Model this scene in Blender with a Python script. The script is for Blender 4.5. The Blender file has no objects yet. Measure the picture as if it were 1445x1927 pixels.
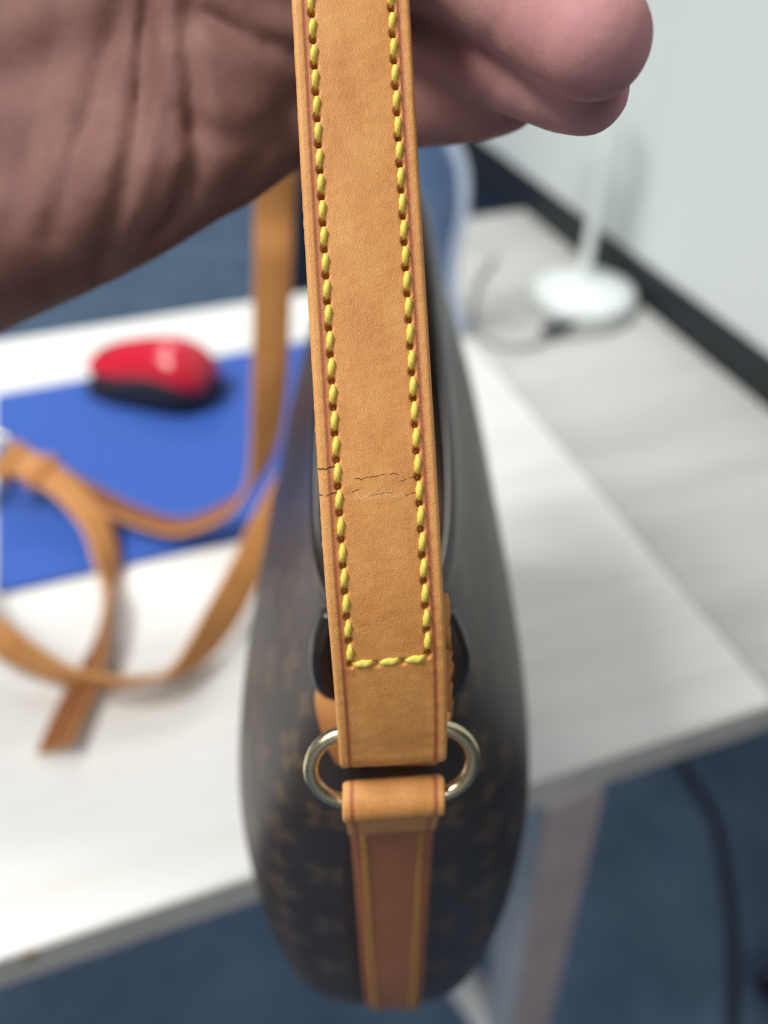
import bpy, bmesh, math, random
import numpy as np
from mathutils import Vector, Matrix, Quaternion

random.seed(7)
S = bpy.context.scene
COL = S.collection

# ------------------------------------------------------------------ camera
F_PX, CXP, CYP = 1600.0, 722.5, 963.5          # focal length and centre in photo pixels (1445 x 1927)
PITCH = math.radians(41.0)
SP, CP = math.sin(PITCH), math.cos(PITCH)
TABLE_Z = 0.73
EYE = TABLE_Z + 0.38
cam = bpy.data.cameras.new('camera')
cam_o = bpy.data.objects.new('camera', cam)
COL.objects.link(cam_o)
cam_o.location = (0, 0, EYE)
cam_o.rotation_euler = (math.radians(90) - PITCH, 0, 0)
cam.sensor_fit = 'HORIZONTAL'
cam.sensor_width = 36.0
cam.lens = F_PX / 1445.0 * 36.0
cam.clip_start = 0.01
cam.clip_end = 30
cam.dof.use_dof = True
cam.dof.focus_distance = 0.1465
cam.dof.aperture_fstop = 9.0
S.camera = cam_o

# ------------------------------------------------------------------ light
w = bpy.data.worlds.new('world')
S.world = w
w.use_nodes = True
w.node_tree.nodes['Background'].inputs[0].default_value = (0.80, 0.86, 0.90, 1)
w.node_tree.nodes['Background'].inputs[1].default_value = 0.02
S.view_settings.view_transform = 'Standard'
S.view_settings.look = 'None'
S.view_settings.gamma = 1.0
S.view_settings.use_curve_mapping = False
S.view_settings.exposure = 0.0
CEIL = 2.6
CEILING_LAMPS = [(-1.10, 0.05, 52.0), (-0.95, 2.5, 17.0), (1.1, 2.5, 7.0), (0.2, -1.6, 11.0)]   # x, y, watts; the last is added to brighten under the desks
for lx, ly, lw in CEILING_LAMPS:
    L = bpy.data.lights.new('ceiling_tube', 'AREA')
    L.shape = 'RECTANGLE'; L.size = 0.56; L.size_y = 1.16
    L.energy = lw; L.color = (1.0, 0.985, 0.955)
    lo = bpy.data.objects.new('ceiling_tube', L)
    lo.location = (lx, ly, CEIL - 0.045)
    COL.objects.link(lo)


# ------------------------------------------------------------------ helpers
def cam2world(c):
    c = np.asarray(c, float)
    x, y, z = c[..., 0], c[..., 1], c[..., 2]
    return np.stack([x, -SP * y + CP * z, EYE - (CP * y + SP * z)], -1)

def pix(px, py, z):
    "point seen at a photo pixel, at the given distance along the optical axis"
    return cam2world(((px - CXP) / F_PX * z, (py - CYP) / F_PX * z, z))

def on_plane(px, py, height):
    k = CP * (py - CYP) / F_PX + SP
    return pix(px, py, (EYE - height) / k)

def T(px, py, h=0.0):
    return on_plane(px, py, TABLE_Z + h)

def tag(o, label=None, cat=None, group=None, kind=None):
    if label: o['label'] = label
    if cat: o['category'] = cat
    if group: o['group'] = group
    if kind: o['kind'] = kind
    return o

def empty(name, loc, rz=0.0):
    o = bpy.data.objects.new(name, None)
    o.location = loc; o.rotation_euler = (0, 0, rz)
    o.empty_display_size = 0.02
    COL.objects.link(o)
    return o

def link(name, me, mat=None, parent=None, smooth=True):
    o = bpy.data.objects.new(name, me)
    COL.objects.link(o)
    if mat is not None:
        for m in (mat if isinstance(mat, (list, tuple)) else [mat]):
            me.materials.append(m)
    if smooth:
        me.polygons.foreach_set('use_smooth', [True] * len(me.polygons))
    if parent is not None:
        o.parent = parent
    return o

def mesh_of(name, verts, faces, off=(0, 0, 0)):
    me = bpy.data.meshes.new(name)
    v = np.asarray(verts, float) - np.asarray(off, float)
    me.from_pydata(v.tolist(), [], [tuple(int(i) for i in f) for f in faces])
    me.update()
    return me

def bm_obj(name, bm, mat, parent=None, smooth=False, recalc=True):
    if recalc:
        bmesh.ops.recalc_face_normals(bm, faces=bm.faces)
    me = bpy.data.meshes.new(name)
    bm.to_mesh(me); bm.free()
    return link(name, me, mat, parent, smooth)

def box_bm(x0, x1, y0, y1, z0, z1, bevel=0.0, seg=2):
    bm = bmesh.new()
    vs = [bm.verts.new((x, y, z)) for x in (x0, x1) for y in (y0, y1) for z in (z0, z1)]
    for f in ((0, 1, 3, 2), (4, 6, 7, 5), (0, 4, 5, 1), (2, 3, 7, 6), (0, 2, 6, 4), (1, 5, 7, 3)):
        bm.faces.new([vs[i] for i in f])
    if bevel:
        bmesh.ops.bevel(bm, geom=bm.edges[:], offset=bevel, segments=seg, affect='EDGES', profile=0.5)
    return bm

def catmull(pts, n):
    "n points on a Catmull-Rom spline through the rows of pts, near even in arc length"
    p = np.asarray(pts, float)
    p = np.vstack([2 * p[0] - p[1], p, 2 * p[-1] - p[-2]])
    out = []
    for i in range(1, len(p) - 2):
        t = np.linspace(0, 1, 24, endpoint=False)[:, None]
        a, b, c, d = p[i - 1], p[i], p[i + 1], p[i + 2]
        out.append(0.5 * (2 * b + (c - a) * t + (2 * a - 5 * b + 4 * c - d) * t ** 2 + (3 * b - a - 3 * c + d) * t ** 3))
    out = np.vstack(out + [p[-2][None]])
    s = np.concatenate([[0], np.cumsum(np.linalg.norm(np.diff(out[:, :3], axis=0), axis=1))])
    q = np.linspace(0, s[-1], n)
    return np.stack([np.interp(q, s, out[:, k]) for k in range(out.shape[1])], 1)

def norm(a):
    a = np.asarray(a, float)
    return a / np.maximum(np.linalg.norm(a, axis=-1, keepdims=True), 1e-12)

def grid_faces(n, m, closed_m=True, closed_n=False):
    fs = []
    for i in range(n if closed_n else n - 1):
        i2 = (i + 1) % n
        for j in range(m if closed_m else m - 1):
            j2 = (j + 1) % m
            fs.append((i * m + j, i * m + j2, i2 * m + j2, i2 * m + j))
    return fs

def tube(pts, r, n=10, closed=False, caps=True):
    "verts and faces of a round tube along pts; r a number or one per point"
    p = np.asarray(pts, float); N = len(p)
    if closed:
        t = norm(np.roll(p, -1, 0) - np.roll(p, 1, 0))
    else:
        t = norm(np.gradient(p, axis=0))
    u = np.zeros_like(p)
    a = np.array([0, 0, 1.0]) if abs(t[0][2]) < 0.9 else np.array([1.0, 0, 0])
    prev = norm(np.cross(t[0], a))
    for i in range(N):
        prev = norm(prev - t[i] * np.dot(prev, t[i])); u[i] = prev
    v = np.cross(t, u)
    ang = np.linspace(0, 2 * math.pi, n, endpoint=False)
    rr = (np.ones(N) * r)[:, None, None]
    V = p[:, None] + rr * (np.cos(ang)[None, :, None] * u[:, None] + np.sin(ang)[None, :, None] * v[:, None])
    fs = grid_faces(N, n, True, closed)
    if caps and not closed:
        fs += [tuple(range(n))[::-1], tuple((N - 1) * n + k for k in range(n))]
    return V.reshape(-1, 3), fs

def tube_obj(name, pts, r, mat, parent=None, off=(0, 0, 0), n=10, closed=False):
    v, f = tube(pts, r, n, closed)
    return link(name, mesh_of(name, v, f, off), mat, parent)

def ribbon(C, W, width, thick, off=(0, 0, 0), round_=0.35, taper=None):
    """leather ribbon: centre points C, width directions W; returns mesh with uv in mm
    (u across, v along) and material 0 on the front and edges, 1 on the back"""
    N = len(C)
    t = norm(np.gradient(C, axis=0))
    W = norm(W - t * np.sum(W * t, 1, keepdims=True))
    Nn = np.cross(t, W)
    hw, ht = width / 2, thick / 2
    rr = ht * 2 * round_
    sec = []
    for sx, sy, a0 in ((1, -1, -90), (1, 1, 0), (-1, 1, 90), (-1, -1, 180)):
        for k in range(4):
            a = math.radians(a0 + 30 * k)
            sec.append((sx * (hw - rr) + rr * math.cos(a), sy * (ht - rr) + rr * math.sin(a)))
    sec = np.array(sec)                         # runs right-back, right-front, left-front, left-back
    m = len(sec)
    tp_ = (np.ones(N) if taper is None else np.asarray(taper))[:, None, None]
    V = C[:, None] + tp_ * sec[None, :, 0, None] * W[:, None] + sec[None, :, 1, None] * Nn[:, None]
    fs = grid_faces(N, m)
    fs += [tuple(range(m))[::-1], tuple((N - 1) * m + k for k in range(m))]
    me = mesh_of('ribbon', V.reshape(-1, 3), fs, off)
    s = np.concatenate([[0], np.cumsum(np.linalg.norm(np.diff(C, axis=0), axis=1))])
    uv = me.uv_layers.new(name='mm')
    vi = np.zeros(len(me.loops), int); me.loops.foreach_get('vertex_index', vi)
    d = np.stack([sec[vi % m, 0] * 1000, s[vi // m] * 1000], 1)
    uv.data.foreach_set('uv', d.ravel())
    mi = np.zeros(len(me.polygons), int)
    for k in range((N - 1) * m):
        if k % m == m - 1: mi[k] = 1
    me.polygons.foreach_set('material_index', mi)
    return me

def stations(rows, width, n):
    "rows: px, py, depth, seen width in px (negative when the back shows) -> centres, width directions"
    q = catmull([(r[0], r[1], r[2] * 1500, r[3]) for r in rows], n)
    px, py, z, app = q[:, 0], q[:, 1], q[:, 2] / 1500, q[:, 3]
    tx, ty = np.gradient(px), np.gradient(py)
    L = np.hypot(tx, ty); qx, qy = ty / L, -tx / L
    k = np.ones(9) / 9
    qx = np.convolve(np.pad(qx, 4, 'edge'), k, 'valid'); qy = np.convolve(np.pad(qy, 4, 'edge'), k, 'valid')
    a = np.clip(app * z / F_PX / width, -0.999, 0.999)
    C = cam2world(np.stack([(px - CXP) / F_PX * z, (py - CYP) / F_PX * z, z], 1))
    Wc = np.stack([qx * a, qy * a, np.sqrt(1 - a * a)], 1)
    Wd = np.stack([Wc[:, 0], -SP * Wc[:, 1] + CP * Wc[:, 2], -(CP * Wc[:, 1] + SP * Wc[:, 2])], 1)
    return C, Wd

# ------------------------------------------------------------------ materials
class Mat:
    def __init__(self, name, col=(0.8, 0.8, 0.8), rough=0.5, metal=0.0, spec=0.5):
        self.m = bpy.data.materials.new(name); self.m.use_nodes = True
        self.nt = self.m.node_tree
        self.b = self.nt.nodes['Principled BSDF']
        self.b.inputs['Base Color'].default_value = (*col, 1)
        self.b.inputs['Roughness'].default_value = rough
        self.b.inputs['Metallic'].default_value = metal
        self.b.inputs['Specular IOR Level'].default_value = spec
    def n(self, t, **kw):
        nd = self.nt.nodes.new(t)
        for k, v in kw.items(): setattr(nd, k, v)
        return nd
    def put(self, sock, v):
        if hasattr(v, 'is_linked') or isinstance(v, bpy.types.NodeSocket): self.nt.links.new(v, sock)
        elif isinstance(v, (tuple, list)) and len(v) == 3 and sock.type == 'RGBA': sock.default_value = (*v, 1)
        else: sock.default_value = v
    def math(self, op, a, b=0.0, c=0.0):
        nd = self.n('ShaderNodeMath', operation=op)
        self.put(nd.inputs[0], a); self.put(nd.inputs[1], b); self.put(nd.inputs[2], c)
        return nd.outputs[0]
    def coord(self, kind='Object', scale=(1, 1, 1), rot=(0, 0, 0), uv=None):
        if uv:
            u = self.n('ShaderNodeUVMap'); u.uv_map = uv; src = u.outputs[0]
        else:
            src = self.n('ShaderNodeTexCoord').outputs[kind]
        mp = self.n('ShaderNodeMapping'); self.nt.links.new(src, mp.inputs[0])
        mp.inputs['Scale'].default_value = scale; mp.inputs['Rotation'].default_value = rot
        return mp.outputs[0]
    def noise(self, vec, scale, detail=3, rough=0.55, dist=0.0):
        nd = self.n('ShaderNodeTexNoise'); self.nt.links.new(vec, nd.inputs['Vector'])
        nd.inputs['Scale'].default_value = scale; nd.inputs['Detail'].default_value = detail
        nd.inputs['Roughness'].default_value = rough; nd.inputs['Distortion'].default_value = dist
        return nd.outputs[0]
    def ramp(self, f, stops):
        nd = self.n('ShaderNodeValToRGB'); self.put(nd.inputs[0], f)
        el = nd.color_ramp.elements
        while len(el) < len(stops): el.new(0.5)
        for e, (p, c) in zip(el, stops):
            e.position = p; e.color = (*c, 1) if len(c) == 3 else c
        return nd.outputs[0]
    def mix(self, f, a, b):
        nd = self.n('ShaderNodeMix', data_type='RGBA')
        self.put(nd.inputs[0], f); self.put(nd.inputs[6], a); self.put(nd.inputs[7], b)
        return nd.outputs[2]
    def color(self, s): self.put(self.b.inputs['Base Color'], s); return self
    def bump(self, h, strength=0.3, dist=0.001):
        nd = self.n('ShaderNodeBump'); nd.inputs['Strength'].default_value = strength
        nd.inputs['Distance'].default_value = dist
        self.put(nd.inputs['Height'], h); self.nt.links.new(nd.outputs[0], self.b.inputs['Normal'])
        return self

def plain(name, col, rough=0.5, metal=0.0, spec=0.5, scale=60, var=0.08):
    m = Mat(name, col, rough, metal, spec)
    v = m.noise(m.coord(), scale)
    a = tuple(c * (1 - var) for c in col); b = tuple(min(1, c * (1 + var)) for c in col)
    m.color(m.ramp(v, [(0.3, a), (0.7, b)]))
    return m.m

def leather(name, base, dark, light, edge_groove=True, half=10.25, groove=8.15, cracks=False, rough=0.5):
    m = Mat(name, base, rough, 0, 0.45)
    vec = m.coord(uv='mm')
    sep = m.n('ShaderNodeSeparateXYZ'); m.nt.links.new(vec, sep.inputs[0])
    u, v = sep.outputs[0], sep.outputs[1]
    big = m.noise(m.coord(uv='mm', scale=(0.14, 0.07, 1)), 1.0, 4, 0.6)
    mid = m.noise(m.coord(uv='mm', scale=(1.1, 0.8, 1)), 1.0, 4, 0.65)
    fine = m.noise(m.coord(uv='mm', scale=(3.4, 2.6, 1)), 1.0, 3, 0.6)
    f = m.math('ADD', m.math('MULTIPLY', big, 0.55), m.math('ADD', m.math('MULTIPLY', mid, 0.25), m.math('MULTIPLY', fine, 0.20)))
    c = m.ramp(f, [(0.30, dark), (0.50, base), (0.70, light)])
    h = m.math('ADD', m.math('MULTIPLY', mid, 0.5), m.math('MULTIPLY', fine, 0.8))
    if edge_groove:
        au = m.math('ABSOLUTE', u)
        wob = m.math('MULTIPLY', m.math('SUBTRACT', mid, 0.5), 0.5)
        d = m.math('ABSOLUTE', m.math('ADD', m.math('SUBTRACT', au, groove), wob))
        g = m.math('SUBTRACT', 1.0, m.math('SMOOTH_MIN', m.math('DIVIDE', d, 0.80), 1.0, 0.3))
        g = m.math('MAXIMUM', g, 0.0)
        c = m.mix(m.math('MULTIPLY', g, 1.0), c, (0.34, 0.088, 0.030))
        e = m.math('GREATER_THAN', au, groove + 0.45)                  # rubbed, paler edge
        c = m.mix(m.math('MULTIPLY', e, m.math('ADD', 0.15, m.math('MULTIPLY', mid, 0.5))), c, light)
    if cracks:
        warp = m.math('MULTIPLY', m.math('SUBTRACT', m.noise(m.coord(uv='mm', scale=(0.42, 0.0, 1)), 1.0, 4, 0.6), 0.5), 2.4)
        tot = None
        for v0, u0, u1, th in cracks:
            line = m.math('ADD', m.math('SUBTRACT', v, v0), m.math('ADD', warp, m.math('MULTIPLY', u, -0.10)))
            k = m.math('MAXIMUM', m.math('SUBTRACT', 1.0, m.math('DIVIDE', m.math('ABSOLUTE', line), th)), 0.0)
            k = m.math('MULTIPLY', k, m.math('MULTIPLY', m.math('GREATER_THAN', u, u0), m.math('LESS_THAN', u, u1)))
            k = m.math('MULTIPLY', k, m.math('GREATER_THAN', mid, 0.44))
            tot = k if tot is None else m.math('MAXIMUM', tot, k)
        c = m.mix(m.math('MULTIPLY', tot, 0.85), c, (0.10, 0.045, 0.018))
        h = m.math('SUBTRACT', h, m.math('MULTIPLY', tot, 2.0))
        # pale scuff
        sc = m.math('MULTIPLY', m.math('MAXIMUM', m.math('SUBTRACT', 1.0, m.math('DIVIDE', m.math('ABSOLUTE', m.math('ADD', m.math('SUBTRACT', v, 51.3), warp)), 0.9)), 0.0),
                    m.math('MULTIPLY', m.math('LESS_THAN', m.math('ABSOLUTE', u), 4.2), m.math('GREATER_THAN', fine, 0.52)))
        c = m.mix(m.math('MULTIPLY', sc, 0.5), c, (0.85, 0.58, 0.30))
    m.color(c)
    m.put(m.b.inputs['Roughness'], m.math('ADD', rough - 0.08, m.math('MULTIPLY', fine, 0.2)))
    m.bump(h, 0.65, 0.00028)
    return m.m

HONEY, HDARK, HLIGHT = (0.60, 0.265, 0.070), (0.47, 0.180, 0.038), (0.70, 0.35, 0.115)
M = {}
M['strap'] = leather('honey_leather_stitched', HONEY, HDARK, HLIGHT, cracks=[(54.6, -4.5, 3.4, 0.13), (57.2, -10.3, -6.6, 0.24), (52.8, -10.3, -6.6, 0.22), (52.6, -6.4, -3.4, 0.12), (53.3, 3.6, 6.6, 0.13), (50.6, 4.4, 6.6, 0.12), (51.5, -1.5, 2.5, 0.09)])
M['honey'] = leather('honey_leather', (0.60, 0.265, 0.075), (0.46, 0.18, 0.04), (0.70, 0.35, 0.12))
M['tab'] = leather('honey_leather_tab_shaded', (0.33, 0.118, 0.044), (0.26, 0.085, 0.028), (0.40, 0.155, 0.064), groove=8.6)  # darker than the strap: shade on the bag's end put into the colour
M['suede'] = leather('leather_underside', (0.25, 0.085, 0.026), (0.19, 0.06, 0.018), (0.31, 0.115, 0.04), edge_groove=False, rough=0.75)
M['raw'] = leather('raw_leather_edge', (0.50, 0.215, 0.065), (0.36, 0.13, 0.035), (0.60, 0.29, 0.10), edge_groove=False, rough=0.8)
m = Mat('yellow_thread', (0.78, 0.62, 0.10), 0.55, 0, 0.4)
m.color(m.ramp(m.noise(m.coord(scale=(1, 1, 1)), 2500, 2), [(0.3, (0.66, 0.49, 0.055)), (0.7, (0.84, 0.69, 0.15))]))
M['thread'] = m.m
m = Mat('shaded_thread', (0.34, 0.20, 0.04), 0.6, 0, 0.3)  # thread colour browned to imitate the shade over the side tab
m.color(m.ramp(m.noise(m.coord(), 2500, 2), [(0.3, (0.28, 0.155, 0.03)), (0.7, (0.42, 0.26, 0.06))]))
M['shaded_thread'] = m.m
m = Mat('brass', (0.62, 0.53, 0.34), 0.24, 1.0)
m.put(m.b.inputs['Roughness'], m.math('ADD', 0.17, m.math('MULTIPLY', m.noise(m.coord(), 900, 3), 0.2)))
M['brass'] = m.m
M['dark_trim'] = plain('dark_brown_binding', (0.018, 0.012, 0.010), 0.22, 0, 0.6, 500, 0.3)
M['zip_tape'] = plain('brown_zip_tape', (0.07, 0.04, 0.025), 0.85, 0, 0.2, 800, 0.3)

def canvas():
    m = Mat('coated_monogram_canvas', (0.03, 0.02, 0.016), 0.36, 0, 0.5)
    uv = m.coord(uv='mm')
    sep = m.n('ShaderNodeSeparateXYZ'); m.nt.links.new(uv, sep.inputs[0])
    P = 30.0
    a = m.math('DIVIDE', sep.outputs[0], P); b = m.math('DIVIDE', sep.outputs[1], P)
    fa = m.math('MULTIPLY', m.math('SUBTRACT', m.math('FRACT', a), 0.5), P)
    fb = m.math('MULTIPLY', m.math('SUBTRACT', m.math('FRACT', b), 0.5), P)
    ga = m.math('MULTIPLY', m.math('SUBTRACT', m.math('FRACT', m.math('ADD', a, 0.5)), 0.5), P)
    gb = m.math('MULTIPLY', m.math('SUBTRACT', m.math('FRACT', m.math('ADD', b, 0.5)), 0.5), P)
    def flower(x, y, r, amp, ph):
        rad = m.math('SQRT', m.math('ADD', m.math('MULTIPLY', x, x), m.math('MULTIPLY', y, y)))
        th = m.math('ADD', m.math('MULTIPLY', m.math('ARCTAN2', y, x), 4.0), ph)
        lim = m.math('ADD', r, m.math('MULTIPLY', m.math('COSINE', th), amp))
        return m.math('MULTIPLY', m.math('LESS_THAN', rad, lim), m.math('GREATER_THAN', rad, r * 0.28))
    f1 = flower(fa, fb, 5.2, 1.9, 0.0)
    f2 = flower(ga, gb, 4.6, 2.2, math.pi)
    # four-point star field between the two rows of flowers
    ha = m.math('MULTIPLY', m.math('SUBTRACT', m.math('FRACT', m.math('ADD', a, 0.5)), 0.5), P)
    star = m.math('LESS_THAN', m.math('ADD', m.math('SQRT', m.math('ABSOLUTE', ha)), m.math('SQRT', m.math('ABSOLUTE', fb))), 2.7)
    pat = m.math('MAXIMUM', m.math('MAXIMUM', f1, f2), star)
    n1 = m.noise(m.coord(), 60, 3)
    grain = m.noise(m.coord(uv='mm', scale=(1.6, 0.9, 1)), 1.0, 3, 0.7)
    base = m.ramp(n1, [(0.3, (0.026, 0.018, 0.016)), (0.7, (0.038, 0.027, 0.023))])
    c = m.mix(m.math('MULTIPLY', pat, m.math('ADD', 0.12, m.math('MULTIPLY', n1, 0.65))), base, (0.135, 0.085, 0.038))
    m.color(c)
    m.put(m.b.inputs['Roughness'], m.math('ADD', 0.30, m.math('MULTIPLY', grain, 0.22)))
    m.bump(grain, 0.6, 0.0004)
    return m.m
M['canvas'] = canvas()

def skin():
    m = Mat('skin', (0.5, 0.26, 0.2), 0.68, 0, 0.22)
    o = m.coord()
    big = m.noise(o, 38, 4, 0.6); fine = m.noise(o, 420, 4, 0.65)
    at = m.n('ShaderNodeAttribute'); at.attribute_name = 'tip'
    c = m.ramp(big, [(0.32, (0.145, 0.062, 0.052)), (0.52, (0.185, 0.086, 0.071)), (0.72, (0.240, 0.122, 0.102))])  # palm tone darkened to stand in for a shadow falling across it
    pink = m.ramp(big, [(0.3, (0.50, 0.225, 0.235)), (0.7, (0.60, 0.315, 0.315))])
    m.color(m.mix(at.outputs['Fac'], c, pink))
    m.b.inputs['Subsurface Weight'].default_value = 0.12
    m.b.inputs['Subsurface Radius'].default_value = (0.006, 0.002, 0.0012)
    m.b.inputs['Subsurface Scale'].default_value = 1.0
    m.bump(fine, 0.35, 0.0006)
    return m.m
M['skin'] = skin()
M['nail'] = plain('fingernail', (0.72, 0.44, 0.38), 0.25, 0, 0.5, 300, 0.05)

def laminate(name, a, b, c, ang, rough=0.42, sx=3.0, sy=42.0):
    m = Mat(name, b, rough, 0, 0.4)
    vec = m.coord(scale=(sx, sy, 1))
    g = m.noise(vec, 1.0, 6, 0.62, 0.4)
    g2 = m.noise(m.coord(scale=(1.0, 9.0, 1)), 1.0, 3, 0.5, 0.3)
    f = m.math('ADD', m.math('MULTIPLY', g, 0.6), m.math('MULTIPLY', g2, 0.4))
    m.color(m.ramp(f, [(0.34, a), (0.5, b), (0.64, c)]))
    m.bump(g, 0.12, 0.0004)
    return m.m
M['white_wood'] = laminate('white_wood_laminate', (0.70, 0.69, 0.655), (0.79, 0.785, 0.76), (0.83, 0.83, 0.81), 0)
M['grey_wood'] = laminate('grey_wood_laminate', (0.42, 0.415, 0.39), (0.52, 0.515, 0.495), (0.60, 0.60, 0.58), 0, sx=3.0, sy=18.0)
M['edge_band'] = plain('beige_edge_band', (0.56, 0.53, 0.48), 0.5, 0, 0.4, 40)
M['leg_metal'] = plain('pale_grey_painted_metal', (0.62, 0.66, 0.68), 0.4, 0, 0.5, 30)
M['leg_edge'] = plain('pinkish_beige_edge', (0.50, 0.405, 0.38), 0.5, 0, 0.4, 30)
M['white_paint'] = plain('white_painted_metal', (0.78, 0.76, 0.74), 0.4, 0, 0.5, 30)
M['chip'] = plain('bare_chipboard', (0.30, 0.20, 0.11), 0.9, 0, 0.1, 900, 0.4)

def carpet():
    m = Mat('blue_carpet', (0.05, 0.1, 0.2), 0.95, 0, 0.1)
    o = m.coord()
    n1 = m.noise(o, 9, 4, 0.6); n2 = m.noise(o, 260, 3, 0.6)
    f = m.math('ADD', m.math('MULTIPLY', n1, 0.6), m.math('MULTIPLY', n2, 0.4))
    m.color(m.ramp(f, [(0.36, (0.076, 0.126, 0.205)), (0.5, (0.112, 0.172, 0.265)), (0.64, (0.150, 0.220, 0.325))]))
    m.bump(n2, 0.8, 0.004)
    return m.m
M['carpet'] = carpet()
M['wall_white'] = plain('off_white_wall_panel', (0.65, 0.705, 0.70), 0.55, 0, 0.4, 3, 0.03)
M['navy'] = plain('navy_shade', (0.014, 0.026, 0.052), 0.9, 0, 0.2, 300, 0.2)  # dark blue that imitates carpet in shade
M['black_trim'] = plain('black_trim', (0.012, 0.016, 0.020), 0.5, 0, 0.4, 80, 0.2)
M['wall_paint'] = plain('office_wall_paint', (0.40, 0.41, 0.41), 0.8, 0, 0.2, 4, 0.03)
M['ceiling'] = plain('ceiling_tile', (0.72, 0.72, 0.70), 0.9, 0, 0.1, 50, 0.04)
M['pad_blue'] = plain('blue_cloth', (0.035, 0.104, 0.43), 0.7, 0, 0.35, 1200, 0.10)
M['pad_base'] = plain('black_rubber', (0.012, 0.012, 0.016), 0.8, 0, 0.2, 300)
M['mouse_red'] = plain('glossy_red_plastic', (0.60, 0.012, 0.035), 0.22, 0, 0.6, 40, 0.05)
M['mouse_black'] = plain('black_plastic', (0.010, 0.011, 0.020), 0.42, 0, 0.5, 200)
M['lamp_white'] = plain('white_lamp_plastic', (0.80, 0.86, 0.84), 0.35, 0, 0.5, 20, 0.03)
M['cable_dark'] = plain('dark_cable', (0.018, 0.024, 0.032), 0.6, 0, 0.4, 60, 0.2)
M['cable_grey'] = plain('grey_cable', (0.30, 0.31, 0.31), 0.5, 0, 0.4, 60, 0.1)
m = Mat('blue_plastic_film', (0.10, 0.20, 0.42), 0.25, 0, 0.5)
m.color(m.ramp(m.noise(m.coord(), 25, 4), [(0.3, (0.07, 0.13, 0.27)), (0.7, (0.18, 0.29, 0.50))]))
m.b.inputs['Transmission Weight'].default_value = 0.25
M['film'] = m.m
M['film_rim'] = plain('pale_plastic_seam', (0.55, 0.64, 0.78), 0.3, 0, 0.5, 40, 0.1)
em = Mat('lit_diffuser', (0.9, 0.9, 0.88), 0.5)
em.b.inputs['Emission Color'].default_value = (1, 0.985, 0.95, 1)
em.b.inputs['Emission Strength'].default_value = 4.0
M['diffuser'] = em.m

# ------------------------------------------------------------------ the room
DESK = math.radians(19.3)
d1 = np.array([math.cos(DESK), math.sin(DESK), 0.0])       # along the desks' near edge
d2 = np.array([-math.sin(DESK), math.cos(DESK), 0.0])      # across the desks, away from us
def ab(p):
    return float(np.dot(p, d1)), float(np.dot(p, d2))

RX0, RX1, RY0, RY1 = -3.2, 3.2, -2.4, 4.2
def slab(name, x0, x1, y0, y1, z0, z1, mat):
    return tag(bm_obj(name, box_bm(x0, x1, y0, y1, z0, z1), mat), kind='structure')
slab('floor', RX0, RX1, RY0, RY1, -0.05, 0.0, M['carpet'])
slab('ceiling', RX0, RX1, RY0, RY1, CEIL, CEIL + 0.05, M['ceiling'])
slab('wall_far', RX0, RX1, RY1, RY1 + 0.08, 0.0, CEIL, M['wall_paint'])
slab('wall_left', RX0 - 0.08, RX0, RY0, RY1, 0.0, CEIL, M['wall_paint'])
slab('wall_rear', RX0, RX1, RY0 - 0.08, RY0, 0.0, CEIL, M['wall_paint'])

slab('wall_right', RX1, RX1 + 0.08, RY0, RY1, 0.0, CEIL, M['wall_paint'])
# white panelled partition screen along the desks' right-hand end, black rail at desk height
wa, _ = ab((T(1000, 395) + T(1445, 782)) / 2)
strip_h = 0.036
wr = empty('partition_screen', (0, 0, 0), DESK)
tag(wr, 'tall white panelled partition screen with a black bottom rail beside the grey desk', 'partition')
_, bs = ab(T(1120, 470))
NP, PW = 3, 0.75
B0, B1 = bs - 0.02 - PW, bs - 0.02 + 2 * PW
PTOP = 1.85
bm_obj('bottom_rail', box_bm(wa + 0.001, wa + 0.045, B0, B1, TABLE_Z - 0.012, TABLE_Z + strip_h), M['black_trim'], wr)
bm_obj('top_rail', box_bm(wa + 0.001, wa + 0.045, B0, B1, PTOP, PTOP + 0.03), M['black_trim'], wr)
for k in range(NP):
    b0 = B0 + PW * k
    bm_obj('panel', box_bm(wa + 0.003, wa + 0.042, b0 + 0.0008, b0 + PW - 0.0008, TABLE_Z + strip_h, PTOP, 0.001, 1), M['wall_white'], wr)
for b0 in (B0 - 0.03, B1):
    bm_obj('post', box_bm(wa + 0.003, wa + 0.043, b0, b0 + 0.03, 0.0, PTOP + 0.03), M['black_trim'], wr)
    bm_obj('foot', box_bm(wa - 0.0 + 0.003, wa + 0.25, b0 - 0.01, b0 + 0.04, 0.0, 0.03), M['black_trim'], wr)

lamp_words = ['ceiling light panel over the white desk', 'ceiling light panel by the left far corner of the office', 'ceiling light panel beyond the white partition', 'added ceiling light panel near the rear wall, filling the shade under the desks']
for (lx, ly, lw), words in zip(CEILING_LAMPS, lamp_words):
    r = empty('ceiling_light', (lx, ly, CEIL))  # the last one is added to brighten under the desks
    tag(r, words, 'ceiling light', 'ceiling lights')
    bm = box_bm(-0.31, 0.31, -0.61, 0.61, -0.035, 0.0)
    bm_obj('frame', bm, M['white_paint'], r)
    bm_obj('diffuser', box_bm(-0.29, 0.29, -0.59, 0.59, -0.040, -0.0352), M['diffuser'], r)

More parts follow.
